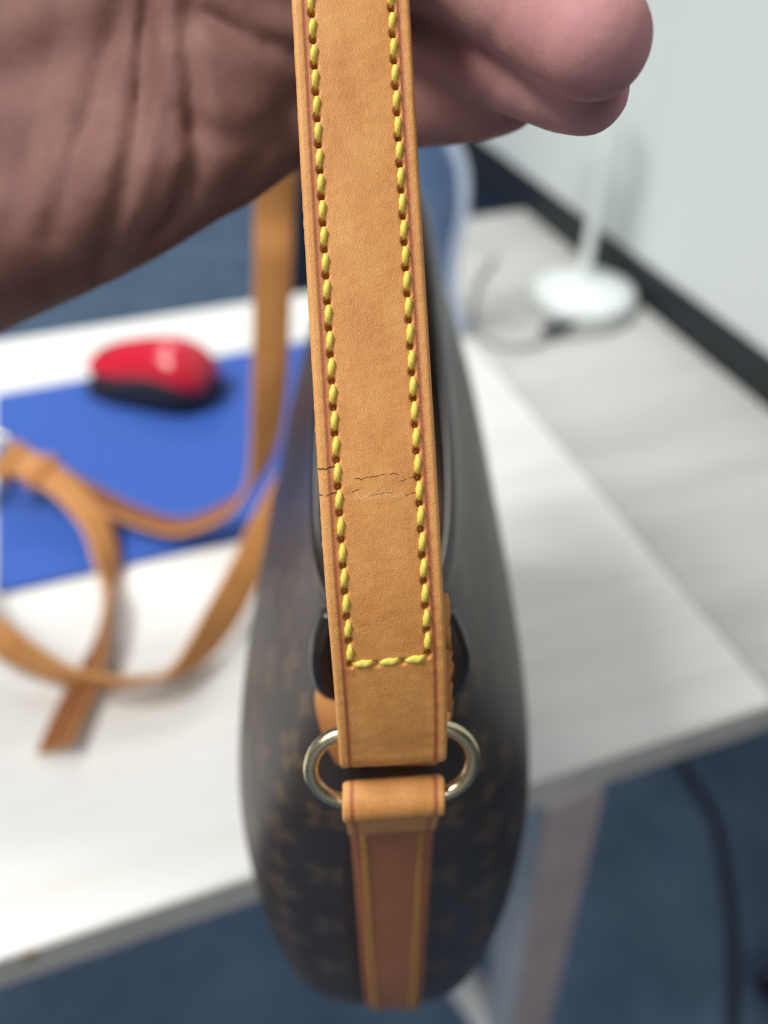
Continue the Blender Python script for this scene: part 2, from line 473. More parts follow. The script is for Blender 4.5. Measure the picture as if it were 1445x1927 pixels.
# ------------------------------------------------------------------ the desks
_, b_near = ab(T(0, 1806))
_, b_farW = ab((T(20, 637) + T(470, 570)) / 2)
_, b_farG = ab((T(900, 402) + T(985, 398)) / 2)
a_seam, _ = ab((T(905, 665) + T(1085, 868)) / 2)
TH = 0.024
def desk(name, a0, a1, b0, b1, top_mat, label, legs):
    r = empty(name, (0, 0, 0), DESK)
    tag(r, label, 'desk')
    bm_obj('desktop', box_bm(a0, a1, b0 + 0.001, b1, TABLE_Z - TH, TABLE_Z, 0.0012, 2), top_mat, r)
    e = bm_obj('edge_band', box_bm(a0, a1, b0, b0 + 0.0009, TABLE_Z - TH, TABLE_Z - 0.001), M['edge_band'], r)
    def splay(bm, out):                       # legs lean outwards a little towards the floor
        for v_ in bm.verts: v_.co.x += out * (TABLE_Z - TH - v_.co.z)
        return bm
    for la, lb in legs:
        out = 0.05 if la > (a0 + a1) / 2 else -0.05
        if a1 - a0 < 1.0: out = 0.0
        lg = bm_obj('leg', splay(box_bm(la, la + 0.034, lb + 0.002, lb + 0.044, 0.0, TABLE_Z - TH, 0.002, 1), out), M['leg_metal'], r)
        bm_obj('edge_strip', splay(box_bm(la, la + 0.034, lb, lb + 0.0018, 0.0, TABLE_Z - TH), out), M['leg_edge'], lg)
    bm_obj('cross_rail', box_bm(a0 + 0.10, a1 - 0.06, b1 - 0.10, b1 - 0.07, TABLE_Z - TH - 0.08, TABLE_Z - TH), M['white_paint'], r)
    return r
la, lb = ab(on_plane(1084, 1506, TABLE_Z - TH))
white_desk = desk('desk', a_seam - 1.22, a_seam - 0.0004, b_near, b_farW, M['white_wood'],
                  'white wood-grain desk carrying the blue mouse pad',
                  [(la - 0.017, lb), (a_seam - 1.15, lb), (la - 0.017, b_farW - 0.1), (a_seam - 1.15, b_farW - 0.1)])
grey_desk = desk('desk', a_seam + 0.0004, wa - 0.0005, b_near, b_farG, M['grey_wood'],
                 'grey wood-grain desk standing against the white partition',
                 [(wa - 0.09, lb + 0.40), (wa - 0.09, b_farG - 0.1)])
# low white foot bar of the white desk near the leg
p0, p1 = on_plane(815, 1770, 0.26), on_plane(985, 2000, 0.26)
v, f = tube(np.array([p0, (p0 + p1) / 2, p1]), 0.017, 4)
fb = mesh_of('foot_bar', v, f)
o = link('foot_bar', fb, M['white_paint'], white_desk, smooth=False)
o.matrix_parent_inverse = Matrix.Rotation(-DESK, 4, 'Z')
a_c, b_c = ab(T(50, 1812))
bm_obj('chipped_spot', box_bm(a_c - 0.003, a_c + 0.003, b_near - 0.0006, b_near + 0.003, TABLE_Z - 0.0085, TABLE_Z - 0.0015, 0.0003, 1), M['chip'], white_desk)

bm_obj('shade_sheet', box_bm(wa + 0.006, wa + 0.04, b_farG - 0.08, B1, 0.02, TABLE_Z - 0.012), M['navy'], wr)  # added dark sheet standing in for shaded carpet beyond the grey desk

# ------------------------------------------------------------------ mouse pad and mouse
pa0, pb1 = ab(T(6, 745)); pa0 -= 0.006
_, pb0 = ab((T(0, 1106) + T(420, 1040)) / 2)
pr = empty('mouse_pad', (0, 0, 0), DESK)
tag(pr, 'blue cloth mouse pad lying on the white desk', 'mouse pad')
def rounded_slab(x0, x1, y0, y1, z0, z1, r):
    bm = bmesh.new(); pts = []
    for cx, cy, a0 in ((x1 - r, y1 - r, 0), (x0 + r, y1 - r, 90), (x0 + r, y0 + r, 180), (x1 - r, y0 + r, 270)):
        for k in range(6):
            a = math.radians(a0 + 18 * k); pts.append((cx + r * math.cos(a), cy + r * math.sin(a)))
    lo = [bm.verts.new((x, y, z0)) for x, y in pts]; hi = [bm.verts.new((x, y, z1)) for x, y in pts]
    bm.faces.new(hi); bm.faces.new(lo[::-1])
    for i in range(len(pts)):
        j = (i + 1) % len(pts); bm.faces.new((lo[i], lo[j], hi[j], hi[i]))
    return bm
bm_obj('rubber_base', rounded_slab(pa0, pa0 + 0.27, pb0, pb1, TABLE_Z, TABLE_Z + 0.0015, 0.006), M['pad_base'], pr)
bm_obj('cloth_top', rounded_slab(pa0 + 0.0003, pa0 + 0.2697, pb0 + 0.0003, pb1 - 0.0003, TABLE_Z + 0.0015, TABLE_Z + 0.003, 0.006), M['pad_blue'], pr)

MZ = TABLE_Z + 0.003
fr, bk = T(186, 704, 0.008), T(396, 742, 0.008)
mc = (fr + bk) / 2
mdir = bk - fr
mouse = empty('computer_mouse', (mc[0], mc[1], MZ), math.atan2(mdir[1], mdir[0]))
tag(mouse, 'glossy red and black computer mouse on the blue pad', 'computer mouse')
ML = float(np.linalg.norm(mdir[:2])) / 2 + 0.006
def mouse_shell(scale_w, z0, zscale, x_from, x_to, inset=0.0, nseg=30, mseg=28):
    "closed loft along x (front -, hump +)"
    xs = np.linspace(x_from, x_to, nseg)
    V = []
    for x in xs:
        t = (x + 1) / 2
        wd = scale_w * (1 - abs(x * 0.985) ** 3.2) ** (1 / 2.4) * (0.92 - 0.10 * math.sin(math.pi * t) + 0.10 * t)
        top = z0 + zscale * (0.30 + 0.70 * math.sin(math.pi * min(1, (0.05 + t * 0.84)) ** 1.6) ** 0.9) * (1 - abs(x * 0.985) ** 5) ** 0.5
        for k in range(mseg):
            a = 2 * math.pi * k / mseg
            cy, cz = math.cos(a), math.sin(a)
            yy = wd * math.copysign(abs(cy) ** 0.75, cy)
            zz = z0 + (top - z0) * max(0, cz) ** 0.8 if cz > 0 else z0 + 0.0 * cz
            V.append((x * ML, yy, zz))
    fs = grid_faces(nseg, mseg) + [tuple(range(mseg))[::-1], tuple((nseg - 1) * mseg + k for k in range(mseg))]
    return V, fs
v, f = mouse_shell(0.0355, 0.0008, 0.036, -1, 1)
body = link('body', mesh_of('body', v, f), M['mouse_black'], mouse)
v, f = mouse_shell(0.0300, 0.0170, 0.0285, -0.90, 0.955)
v = [(x, y + 0.003 * max(0.0, 0.6 - x / ML), z) for x, y, z in v]
shell = link('top_shell', mesh_of('top_shell', v, f), M['mouse_red'], mouse)
v, f = tube([(-ML * 0.62 + 0.0085 * math.cos(a), 0.0, 0.0215 + 0.0085 * math.sin(a)) for a in np.linspace(0, 2 * math.pi, 20, endpoint=False)], 0.003, 8, True)
link('scroll_wheel', mesh_of('scroll_wheel', v, f), M['mouse_black'], mouse)

# ------------------------------------------------------------------ things on the grey desk
c = T(1096, 566)
lamp = empty('desk_lamp', tuple(c))
tag(lamp, 'small white desk lamp with a round base by the partition', 'desk lamp')
def lathe(prof, n=40):
    V = []
    for r_, z_ in prof:
        for k in range(n):
            a = 2 * math.pi * k / n; V.append((r_ * math.cos(a), r_ * math.sin(a), z_))
    N = len(prof)
    return V, grid_faces(N, n) + [tuple(range(n))[::-1], tuple((N - 1) * n + k for k in range(n))]
v, f = lathe([(0.044, 0.0), (0.049, 0.002), (0.050, 0.007), (0.048, 0.012), (0.042, 0.016), (0.02, 0.019), (0.008, 0.020)])
link('base', mesh_of('base', v, f), M['lamp_white'], lamp)
stem = catmull([(0.0, 0.010, 0.018), (0.001, 0.012, 0.06), (0.001, 0.013, 0.10), (0.0005, 0.013, 0.15), (-0.010, 0.012, 0.19), (-0.035, 0.010, 0.212), (-0.07, 0.008, 0.216)], 40)
tube_obj('gooseneck', stem, 0.0055, M['lamp_white'], lamp, n=12)
v, f = lathe([(0.006, 0.020), (0.012, 0.016), (0.030, 0.002), (0.033, -0.010), (0.030, -0.010), (0.010, 0.012)])
hd = link('lamp_head', mesh_of('lamp_head', v, f), M['lamp_white'], lamp)
hd.location = (-0.085, 0.008, 0.208)

cab = catmull([T(1192, 596, .004), T(1150, 618, .004), T(1100, 626, .004), T(1045, 634, .004), T(985, 652, .004), T(925, 645, .004), T(890, 600, .004), T(895, 540, .004), T(930, 480, .004)], 60)
o = tube_obj('power_cable', cab, 0.0022, M['cable_grey'], None, n=8)
tag(o, 'thin grey cable curling over the grey desk beside the lamp', 'cable')
pb = T(1042, 628)
o = empty('cable_plug', tuple(pb), 0.5)
tag(o, 'small dark plug on the cable in front of the lamp base', 'plug')
bm_obj('plug_body', box_bm(-0.011, 0.011, -0.006, 0.006, 0.0, 0.010, 0.002, 2), M['cable_dark'], o)
tube_obj('strain_relief', [(0.010, 0, 0.005), (0.016, 0, 0.005), (0.022, 0, 0.0045)], [0.0035, 0.003, 0.0022], M['cable_dark'], o, n=10)

# blue plastic pouch standing behind the bag, pale welded seam along its edge
base = T(868, 628)
rim_px = [(872, 632), (861, 600), (852, 560), (851, 515), (858, 470), (868, 420), (872, 370), (869, 330), (856, 296), (842, 272), (815, 235), (770, 215), (728, 222)]
left_px = [(742, 652), (735, 600), (728, 520), (722, 440), (720, 360), (720, 290), (728, 222)]
zb = float(np.dot(base - np.array([0, 0, EYE]), np.array([0, CP, -SP])))
def upright(px, py):
    "point on the upright sheet that stands on the desk behind the bag"
    dx, dy = (px - CXP) / F_PX, (py - CYP) / F_PX
    d = cam2world((dx, dy, 1.0)) - np.array([0, 0, EYE])
    n = np.array([0.12, 0.98, 0.10]); n = n / np.linalg.norm(n)
    return np.array([0, 0, EYE]) + d * (np.dot(base - np.array([0, 0, EYE]), n) / np.dot(d, n))
R_ = catmull([upright(*p) for p in rim_px], 36)
Lf = catmull([upright(*p) for p in left_px], 36)
pouch = empty('plastic_pouch', (float(base[0]), float(base[1]), TABLE_Z))
tag(pouch, 'blue plastic pouch with a pale welded rim behind the handbag', 'pouch')
off = np.array(pouch.location)
nw = 14; V = []
for side in (-1, 1):
    for i in range(36):
        for j in range(nw):
            t = j / (nw - 1)
            p = Lf[i] * (1 - t) + R_[i] * t
            bulge = 0.016 * math.sin(math.pi * t) * (0.35 + 0.65 * math.sin(math.pi * min(1, (i + 3) / 40)))
            V.append(p + side * bulge * np.array([0.12, 0.98, 0.1]) + np.array([0, 0, 0.001]))
fs = grid_faces(36, nw, False)
fs = fs + [tuple(q + 36 * nw for q in ff[::-1]) for ff in fs]
me = mesh_of('pouch_film', V, fs, off)
link('pouch_film', me, M['film'], pouch)
tube_obj('welded_rim', R_ + np.array([0, 0, 0.006]), 0.0052, M['film_rim'], pouch, off, n=10)

# ------------------------------------------------------------------ on the floor
fl = [on_plane(1262, 1380, 0.006), on_plane(1290, 1450, 0.006), on_plane(1345, 1540, 0.006), on_plane(1372, 1680, 0.006), on_plane(1382, 1800, 0.006), on_plane(1378, 1930, 0.006), on_plane(1372, 2050, 0.006)]
o = tube_obj('floor_cable', catmull(fl, 60), 0.0065, M['cable_dark'], None, n=10)
tag(o, 'thick dark cable lying on the blue carpet below the desks', 'cable')
cp = on_plane(1462, 1872, 0.0)
cast = empty('castor', tuple(cp), 0.6)
tag(cast, 'black castor wheel with pale hub on the blue carpet', 'castor')
for s in (-1, 1):
    v, f = lathe([(0.004, -0.008), (0.024, -0.008), (0.027, -0.005), (0.027, 0.005), (0.024, 0.008), (0.004, 0.008)], 28)
    v = [(x, z + s * 0.013, y + 0.027) for x, y, z in v]
    wl = link('wheel', mesh_of('wheel', v, f), M['mouse_black'], cast)
    v, f = lathe([(0.002, -0.0095), (0.011, -0.0095), (0.012, 0.0), (0.011, 0.0095), (0.002, 0.0095)], 20)
    v = [(x, z + s * 0.013, y + 0.027) for x, y, z in v]
    link('hub', mesh_of('hub', v, f), M['white_paint'], wl)
v, f = lathe([(0.010, 0.0), (0.012, 0.010), (0.006, 0.014), (0.005, 0.05)], 20)
o = link('stem', mesh_of('stem', v, f), M['leg_metal'], cast); o.location = (0, 0, 0.045)
bm_obj('hood', box_bm(-0.02, 0.02, -0.004, 0.004, 0.025, 0.058, 0.003, 2), M['mouse_black'], cast)

# ------------------------------------------------------------------ the handbag
Y0, Y1 = 0.108, 0.392                 # near and far end of the body
bag = empty('handbag', (0.0, 0.25, EYE - 0.338))
tag(bag, 'dark brown monogram canvas handbag with honey leather strap hanging from the hand', 'handbag')
BO = np.array(bag.location)
def bag_w(x, y, dn):                   # dn: metres below the camera
    return np.stack(np.broadcast_arrays(x, y, EYE - np.asarray(dn)), -1)

prof = np.array([(0.1360, 0.0176), (0.145, 0.0192), (0.160, 0.0240), (0.180, 0.0332), (0.205, 0.0425), (0.235, 0.0482), (0.262, 0.0490),
                 (0.285, 0.0475), (0.305, 0.0435), (0.320, 0.0370), (0.330, 0.0275), (0.3362, 0.0130), (0.3378, 0.0008)])
sp = catmull(np.c_[prof, np.zeros(len(prof))], 64)
dn_l, hw_l = sp[:, 0], sp[:, 1]
nph = 112
ph = np.linspace(0, 2 * math.pi, nph, endpoint=False)
V = []; UV = []
yc, hl = (Y0 + Y1) / 2, (Y1 - Y0) / 2
sarc = np.concatenate([[0], np.cumsum(np.hypot(np.diff(dn_l), np.diff(hw_l)))])
EX = 4.0
def half_len(d):
    return hl - 0.016 * max(0.0, 1 - (d - 0.136) / 0.055) ** 1.3 - 0.012 * max(0.0, (d - 0.300) / 0.036) ** 2.2
for d, hw, sa in zip(dn_l, hw_l, sarc):
    frac = (d - dn_l[0]) / (dn_l[-1] - dn_l[0])
    hl_d = half_len(d)
    ex, ey = EX, EX
    for a in ph:
        c_, s_ = math.cos(a), math.sin(a)
        x = hw * math.copysign(abs(s_) ** (2 / ex), s_)
        y = yc - hl_d * math.copysign(abs(c_) ** (2 / ey), c_)
        x *= 1 - 0.13 * (y - Y0) / (Y1 - Y0) * min(1.0, max(0.0, (d - 0.14) / 0.05))      # fuller at the near end
        V.append((x, y, EYE - d))
        UV.append((sa * 1000 * (1 if s_ >= 0 else -1), (y + abs(x) * 0.8) * 1000))
fs = grid_faces(64, nph)
fs += [tuple(63 * nph + k for k in range(nph))]
me = mesh_of('body', V, fs, BO)
uvl = me.uv_layers.new(name='mm')
vi = np.zeros(len(me.loops), int); me.loops.foreach_get('vertex_index', vi)
uvl.data.foreach_set('uv', np.array(UV)[vi].ravel())
body = link('body', me, M['canvas'], bag)
sol = body.modifiers.new('thickness', 'SOLIDIFY'); sol.thickness = 0.0016; sol.offset = -1

# dark bound rim of the mouth
rim = []
for a in np.linspace(0, 2 * math.pi, 90, endpoint=False):
    c_, s_ = math.cos(a), math.sin(a)
    rim.append((hw_l[0] * math.copysign(abs(s_) ** (2 / EX), s_), yc - half_len(dn_l[0]) * math.copysign(abs(c_) ** (2 / EX), c_), EYE - dn_l[0]))
tube_obj('mouth_binding', rim, 0.0022, M['dark_trim'], bag, BO, n=10, closed=True)
for sx in (-0.0138, 0.0162):
    cpath = catmull([(sx * 0.80, 0.1225, EYE - 0.1350), (sx * 0.96, 0.1190, EYE - 0.1405), (sx * 1.0, 0.1175, EYE - 0.1465), (sx * 0.92, 0.1170, EYE - 0.1525), (sx * 0.70, 0.1165, EYE - 0.1555)], 24)
    tube_obj('mouth_corner', cpath, 0.0025, M['dark_trim'], bag, BO, n=12)
# zip: tape, two rows of teeth as one chain, leather end stops
bm = box_bm(-0.0145, 0.0145, Y0 + 0.030, Y1 - 0.030, EYE - 0.1415, EYE - 0.1400)
bmesh.ops.translate(bm, verts=bm.verts, vec=Vector(-BO))
zt = bm_obj('zip_tape', bm, M['zip_tape'], bag)
bm = bmesh.new()
for k in range(74):
    y = Y0 + 0.034 + k * 0.0029
    b2 = box_bm(-0.0028, 0.0028, y, y + 0.0014, EYE - 0.1399, EYE - 0.1386)
    tmp = bpy.data.meshes.new('t'); b2.to_mesh(tmp); b2.free(); bm.from_mesh(tmp); bpy.data.meshes.remove(tmp)
bmesh.ops.translate(bm, verts=bm.verts, vec=Vector(-BO))
tag(bm_obj('zip_teeth', bm, M['brass'], zt), kind='stuff')
# leather flap at the zip's end, seen to either side of the strap
def strip_mesh(C, W, hws, th, off):
    C = np.asarray(C); W = norm(W); N = len(C)
    t = norm(np.gradient(C, axis=0)); n = np.cross(t, W)
    V = []
    for i in range(N):
        for a, b in ((-1, -1), (-0.96, 1), (0.96, 1), (1, -1)):
            V.append(C[i] + a * hws[i] * W[i] + b * th / 2 * n[i])
    f = grid_faces(N, 4) + [(3, 2, 1, 0), tuple((N - 1) * 4 + k for k in range(4))]
    me = mesh_of('strip', V, f, off)
    uv = me.uv_layers.new(name='mm')
    s = np.concatenate([[0], np.cumsum(np.linalg.norm(np.diff(C, axis=0), axis=1))])
    vi = np.zeros(len(me.loops), int); me.loops.foreach_get('vertex_index', vi)
    aa = np.array([-1, -0.96, 0.96, 1])
    uv.data.foreach_set('uv', np.stack([aa[vi % 4] * np.asarray(hws)[vi // 4] * 1000, s[vi // 4] * 1000], 1).ravel())
    return me
fp = catmull([(0.0000, 0.1230, 0.1545, 0.0148), (0.0000, 0.1165, 0.1548, 0.0155), (0.0000, 0.1125, 0.1585, 0.0150), (0.0003, 0.1105, 0.164, 0.0138), (0.0006, 0.1095, 0.1700, 0.0118)], 24)
Cf = bag_w(fp[:, 0], fp[:, 1], fp[:, 2])
link('zip_end_flap', strip_mesh(Cf, np.tile([1.0, 0, 0], (24, 1)), fp[:, 3], 0.003, BO), M['raw'], bag, smooth=False)

# side tab: leather strip down the end seam, loop round the ring
TABW = 0.0205
tp = catmull([(0.1005, 0.176), (0.1030, 0.20), (0.1035, 0.24), (0.1040, 0.28), (0.1075, 0.312), (0.1150, 0.330), (0.127, 0.3395)], 60)
tx = np.linspace(0.0018, 0.0035, 60)
Ct = bag_w(tx, tp[:, 0], tp[:, 1])
tw = np.interp(np.linspace(0, 1, 60), [0, 0.6, 1], [1.0, 0.93, 0.84])
Wt = np.tile([1.0, 0, 0], (60, 1))
me = ribbon(Ct, Wt, TABW * 0.96, 0.0032, off=BO, taper=tw)
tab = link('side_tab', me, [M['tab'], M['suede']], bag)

def stitch_mesh(L, r, nseg=11, nr=10, twist=2.2, mat='thread'):
    "one stitch: two-ply twisted thread, ends dipping into the leather (+Z is up from the leather)"
    V = []
    for i in range(nseg):
        t = i / (nseg - 1); x = (t - 0.5) * L
        dip = -0.9 * r * (abs(2 * t - 1) ** 3.0) * 1.5
        rad = r * (1 - 0.55 * abs(2 * t - 1) ** 4)
        for k in range(nr):
            a = 2 * math.pi * k / nr
            rr = rad * (1 + 0.16 * math.cos(2 * (a + twist * math.pi * t)))
            V.append((x, rr * math.cos(a), 0.35 * r + dip + rr * 0.85 * math.sin(a)))
    f = grid_faces(nseg, nr) + [tuple(range(nr))[::-1], tuple((nseg - 1) * nr + k for k in range(nr))]
    me = mesh_of('stitch', V, f)
    me.materials.append(M[mat])
    me.polygons.foreach_set('use_smooth', [True] * len(me.polygons))
    return me
STITCH = stitch_mesh(0.0035, 0.00060)
STITCH_SHADED = stitch_mesh(0.0040, 0.00055, mat='shaded_thread')
def add_stitch(parent, p, t, n, me=STITCH, slant=0.0, name='stitch'):
    t = norm(t); n = norm(n - t * np.dot(n, t)); b = np.cross(n, t)
    if slant:
        t2 = math.cos(slant) * t + math.sin(slant) * b; b = np.cross(n, t2); t = t2
    o = bpy.data.objects.new(name, me); COL.objects.link(o); o.parent = parent
    q = np.asarray(p) - BO
    o.matrix_local = Matrix(((t[0], b[0], n[0], q[0]), (t[1], b[1], n[1], q[1]), (t[2], b[2], n[2], q[2]), (0, 0, 0, 1)))
    return o

s_t = np.concatenate([[0], np.cumsum(np.linalg.norm(np.diff(Ct, axis=0), axis=1))])
def along(C, s, q):
    return np.array([np.interp(q, s, C[:, k]) for k in range(3)])
for side in (-1, 1):
    q = 0.004
    while q < s_t[-1] - 0.003:
        p = along(Ct, s_t, q); t = along(Ct, s_t, q + 0.001) - along(Ct, s_t, q - 0.001)
        n = np.cross(norm(t), np.array([1.0, 0, 0])); n = n if n[1] < 0 else -n
        add_stitch(tab, p + np.array([side * 0.0068 * np.interp(q, s_t, tw), 0, 0]) + n * 0.0017, t, n, me=STITCH_SHADED)
        q += 0.0046
qe = s_t[-1] - 0.0045
p = along(Ct, s_t, qe); t = along(Ct, s_t, qe + 0.001) - along(Ct, s_t, qe - 0.001)
n = np.cross(norm(t), np.array([1.0, 0, 0])); n = n if n[1] < 0 else -n
for k in range(-1, 2):
    add_stitch(tab, p + np.array([k * 0.0046, 0, 0]) + n * 0.0017, np.array([1.0, 0, 0]), n)

# leather piping round the bottom of the end
pip = []
for k in range(len(dn_l) - 2, -1, -1):
    if dn_l[k] > 0.312:
        an = math.radians(52)
        pip.append((hw_l[k] * math.sin(an) ** (2 / EX), yc - half_len(dn_l[k]) * math.cos(an) ** (2 / EX), EYE - dn_l[k] - 0.0006))
pip = [(-p[0], p[1], p[2]) for p in pip[::-1]] + pip[1:]
tube_obj('bottom_piping', catmull(pip, 60), 0.0017, M['honey'], bag, BO, n=8)

# ------------------------------------------------------------------ ring
def ring_path(center, ax, ay, straight, rad, n=18):
    P = []
    for cx, a0 in ((straight / 2, -90), (-straight / 2, 90)):
        for k in range(n + 1):
            a = math.radians(a0 + 180 * k / n)
            P.append(center + ax * (cx + rad * math.cos(a)) + ay * (rad * math.sin(a)))
    return np.array(P)
# strap centre line (photo pixel, depth); from the top of the picture to the ring
NS = [(640, -330, 0.1500), (650, -160, 0.1485), (660, 0, 0.1475), (678, 330, 0.1470), (697, 660, 0.1465), (711, 900, 0.1462), (723, 1100, 0.1478), (733, 1250, 0.1520), (738, 1360, 0.1572), (739.5, 1418, 0.1608)]
cn = catmull([(a, b, z * 1500) for a, b, z in NS], 700)
Cn = pix(cn[:, 0], cn[:, 1], cn[:, 2] / 1500) if False else cam2world(np.stack([(cn[:, 0] - CXP) / F_PX * cn[:, 2] / 1500, (cn[:, 1] - CYP) / F_PX * cn[:, 2] / 1500, cn[:, 2] / 1500], 1))
tdir = norm(Cn[-1] - Cn[-12])            # strap direction at the ring, downwards
wx = norm(np.array([0.9965, 0.08, 0.03])); wx = norm(wx - tdir * np.dot(wx, tdir))
ndir = np.cross(tdir, wx); ndir = ndir if ndir[1] < 0 else -ndir      # towards us
rc = Cn[-1] + tdir * 0.0042 - ndir * 0.0028
R_BEND = 0.0043
bend = np.array([Cn[-1] + ndir * R_BEND * (math.cos(a) - 1) + tdir * R_BEND * math.sin(a) for a in np.radians(np.linspace(5, 125, 26))])
ARC = R_BEND * math.radians(125)
Cn = np.vstack([Cn, bend])
ring_up = norm(-tdir * 0.9 - ndir * 0.20)
RP = ring_path(rc + tdir * 0.0015, wx, ring_up, 0.0165, 0.0076)
tube_obj('strap_ring', RP, 0.00150, M['brass'], bag, BO, n=16, closed=True)

# tab loop round the ring's lower bar
bar_lo = rc + tdir * 0.0015 - ring_up * 0.0076
lp = []
down = np.array([0, 0, -1.0]); out = np.array([0, -1.0, 0])
r_in = 0.0031
t0 = Ct[0] + np.array([-0.0002, 0.0, 0.0])
for ang in np.linspace(118, -105, 26):
    a = math.radians(ang)
    lp.append(bar_lo + (-down) * (r_in * math.sin(a)) + (-out) * (-r_in * math.cos(a)))
lp = np.array(lp)
back_leg = [Ct[3] + np.array([0, 0.0022, -0.002]), (Ct[0] + lp[0]) / 2 + np.array([0, 0.002, 0.001])]
front_leg = [lp[-1] * 0.45 + Ct[0] * 0.55 + np.array([0, -0.0012, -0.0012]), Ct[2] + np.array([0, -0.0022, 0])]
pathl = np.vstack([back_leg, lp[::3], front_leg])
Cl = catmull(pathl, 80)
me = ribbon(Cl, np.tile(wx, (80, 1)), 0.0200, 0.0019, off=BO)
# the good side faces outwards
link('tab_loop', me, [M['honey'], M['honey']], bag)

# ------------------------------------------------------------------ strap, near length
def near_strap():
    s = np.concatenate([[0], np.cumsum(np.linalg.norm(np.diff(Cn, axis=0), axis=1))])
    Ltot = s[-1]
    step = 0.00024
    N = int(Ltot / step)
    q = np.linspace(0, Ltot, N)
    C = np.stack([np.interp(q, s, Cn[:, k]) for k in range(3)], 1)
    t = norm(np.gradient(C, axis=0))
    W = np.tile(norm(np.array([0.9945, 0.070, -0.045])), (N, 1))
    k = np.linspace(0, 1, N)[:, None]
    W = norm(W * (1 - k) + wx[None] * k)
    W = norm(W - t * np.sum(W * t, 1, keepdims=True))
    Nn = np.cross(t, W)
    if np.dot(Nn[N // 2], np.array([0, 0, EYE]) - C[N // 2]) < 0: Nn = -Nn
    half, th = 0.01020, 0.00185
    dist_end = Ltot - ARC - q                                     # 0 at the ring
    end_row = 0.0216                                        # cross row of stitches, from the ring
    us = np.concatenate([np.linspace(-1, 1, 86)])
    us = np.sign(us) * np.abs(us) ** 0.95
    u = us * half
    pitch = 0.00452
    st_u = 0.00690
    H = np.zeros((N, len(u)))
    # rounded shoulders
    ed = half - np.abs(u)
    H -= (0.0006 * np.clip(1 - ed / 0.0008, 0, 1) ** 2)[None]
    # creased line near each edge
    H -= (0.00016 * np.exp(-((np.abs(u) - 0.00815) / 0.00028) ** 2))[None]
    # furrow of the seam
    on = (dist_end > end_row - 0.0004)[:, None]
    H -= on * (0.00022 * np.exp(-((np.abs(u) - st_u) / 0.0005) ** 2))[None]
    # slight pillow of the middle
    H += (0.00022 * np.clip(1 - (u / 0.0062) ** 2, 0, 1))[None]
    holes = []
    for side in (-1, 1):
        kk = 0
        while True:
            e = end_row + kk * pitch + (0.0 if side < 0 else 0.0008)
            if e > Ltot - ARC - 0.002: break
            holes.append((e, side * st_u)); kk += 1
    for e, uu in holes:
        rr2 = ((dist_end[:, None] - e) / 0.00056) ** 2 + ((u[None] - uu) / 0.00050) ** 2
        i = np.abs(dist_end - e) < 0.0022
        H[i] -= 0.0029 * np.exp(-rr2[i] ** 1.8)
        H[i] += 0.00008 * np.exp(-rr2[i] / 9)
    crow = [-0.0046, 0.0, 0.0046]
    for uu in (-0.0023, 0.0023):
        rr2 = ((dist_end[:, None] - end_row + 0.0002) / 0.00045) ** 2 + ((u[None] - uu) / 0.0005) ** 2
        H -= 0.0014 * np.exp(-np.minimum(rr2, 60) ** 1.2)
    # bend wrinkles and cup near the ring
    cup = np.exp(-((dist_end - 0.001) / 0.005) ** 2)[:, None]
    H -= cup * 0.0004 * np.clip(1 - (u / half) ** 2, 0, 1)[None]
    rs = np.random.RandomState(3)
    for k_ in range(60):
        H += 0.0000025 * np.sin(rs.uniform(200, 2800) * q[:, None] + rs.uniform(-1500, 1500) * u[None] + rs.uniform(0, 6.28))
    front = C[:, None] + u[None, :, None] * W[:, None] + (th / 2 + H)[..., None] * Nn[:, None]
    jag = np.convolve(rs.normal(0, 0.012, N), np.ones(4) / 4, 'same')[:, None, None]
    back = C[:, None] + np.array([half, -half])[None, :, None] * W[:, None] * (1 + jag) - 0.0021 * Nn[:, None]
    V = np.concatenate([front, back], 1)
    m_ = V.shape[1]
    fs = grid_faces(N, m_)
    # wind faces so that the front points along Nn
    if np.dot(np.cross(V[0, 1] - V[0, 0], V[1, 0] - V[0, 0]), Nn[0]) < 0:
        fs = [f_[::-1] for f_ in fs]
    me = mesh_of('strap', V.reshape(-1, 3), fs, BO)
    uu = np.concatenate([u * 1000, [half * 1000 + 1, -half * 1000 - 1]])
    uv = me.uv_layers.new(name='mm')
    vi = np.zeros(len(me.loops), int); me.loops.foreach_get('vertex_index', vi)
    uv.data.foreach_set('uv', np.stack([uu[vi % m_], dist_end[vi // m_] * 1000], 1).ravel())
    o = link('strap', me, M['strap'], bag)
    # stitches
    def at(e, uu):
        i = int(np.argmin(np.abs(dist_end - e)))
        return C[i] + uu * W[i] + (th / 2 - 0.00012) * Nn[i], t[i], Nn[i], W[i]
    for side in (-1, 1):
        kk = 0
        while True:
            e = end_row + (kk + 0.5) * pitch + (0.0 if side < 0 else 0.0008)
            if e > Ltot - ARC - 0.003: break
            if Ltot - ARC - e > 0.012:
                p, tt, nn, ww = at(e, side * st_u)
                add_stitch(o, p, tt, nn, slant=-0.13 + random.uniform(-0.04, 0.04))
            kk += 1
    for uu in crow:
        p, tt, nn, ww = at(end_row, uu)
        add_stitch(o, p, ww, nn, me=STITCH_BIG, slant=0.06)
    return C, W, Nn, t, dist_end, o
STITCH_BIG = stitch_mesh(0.0044, 0.00072)
C_n, W_n, N_n, T_n, DE, strap = near_strap()

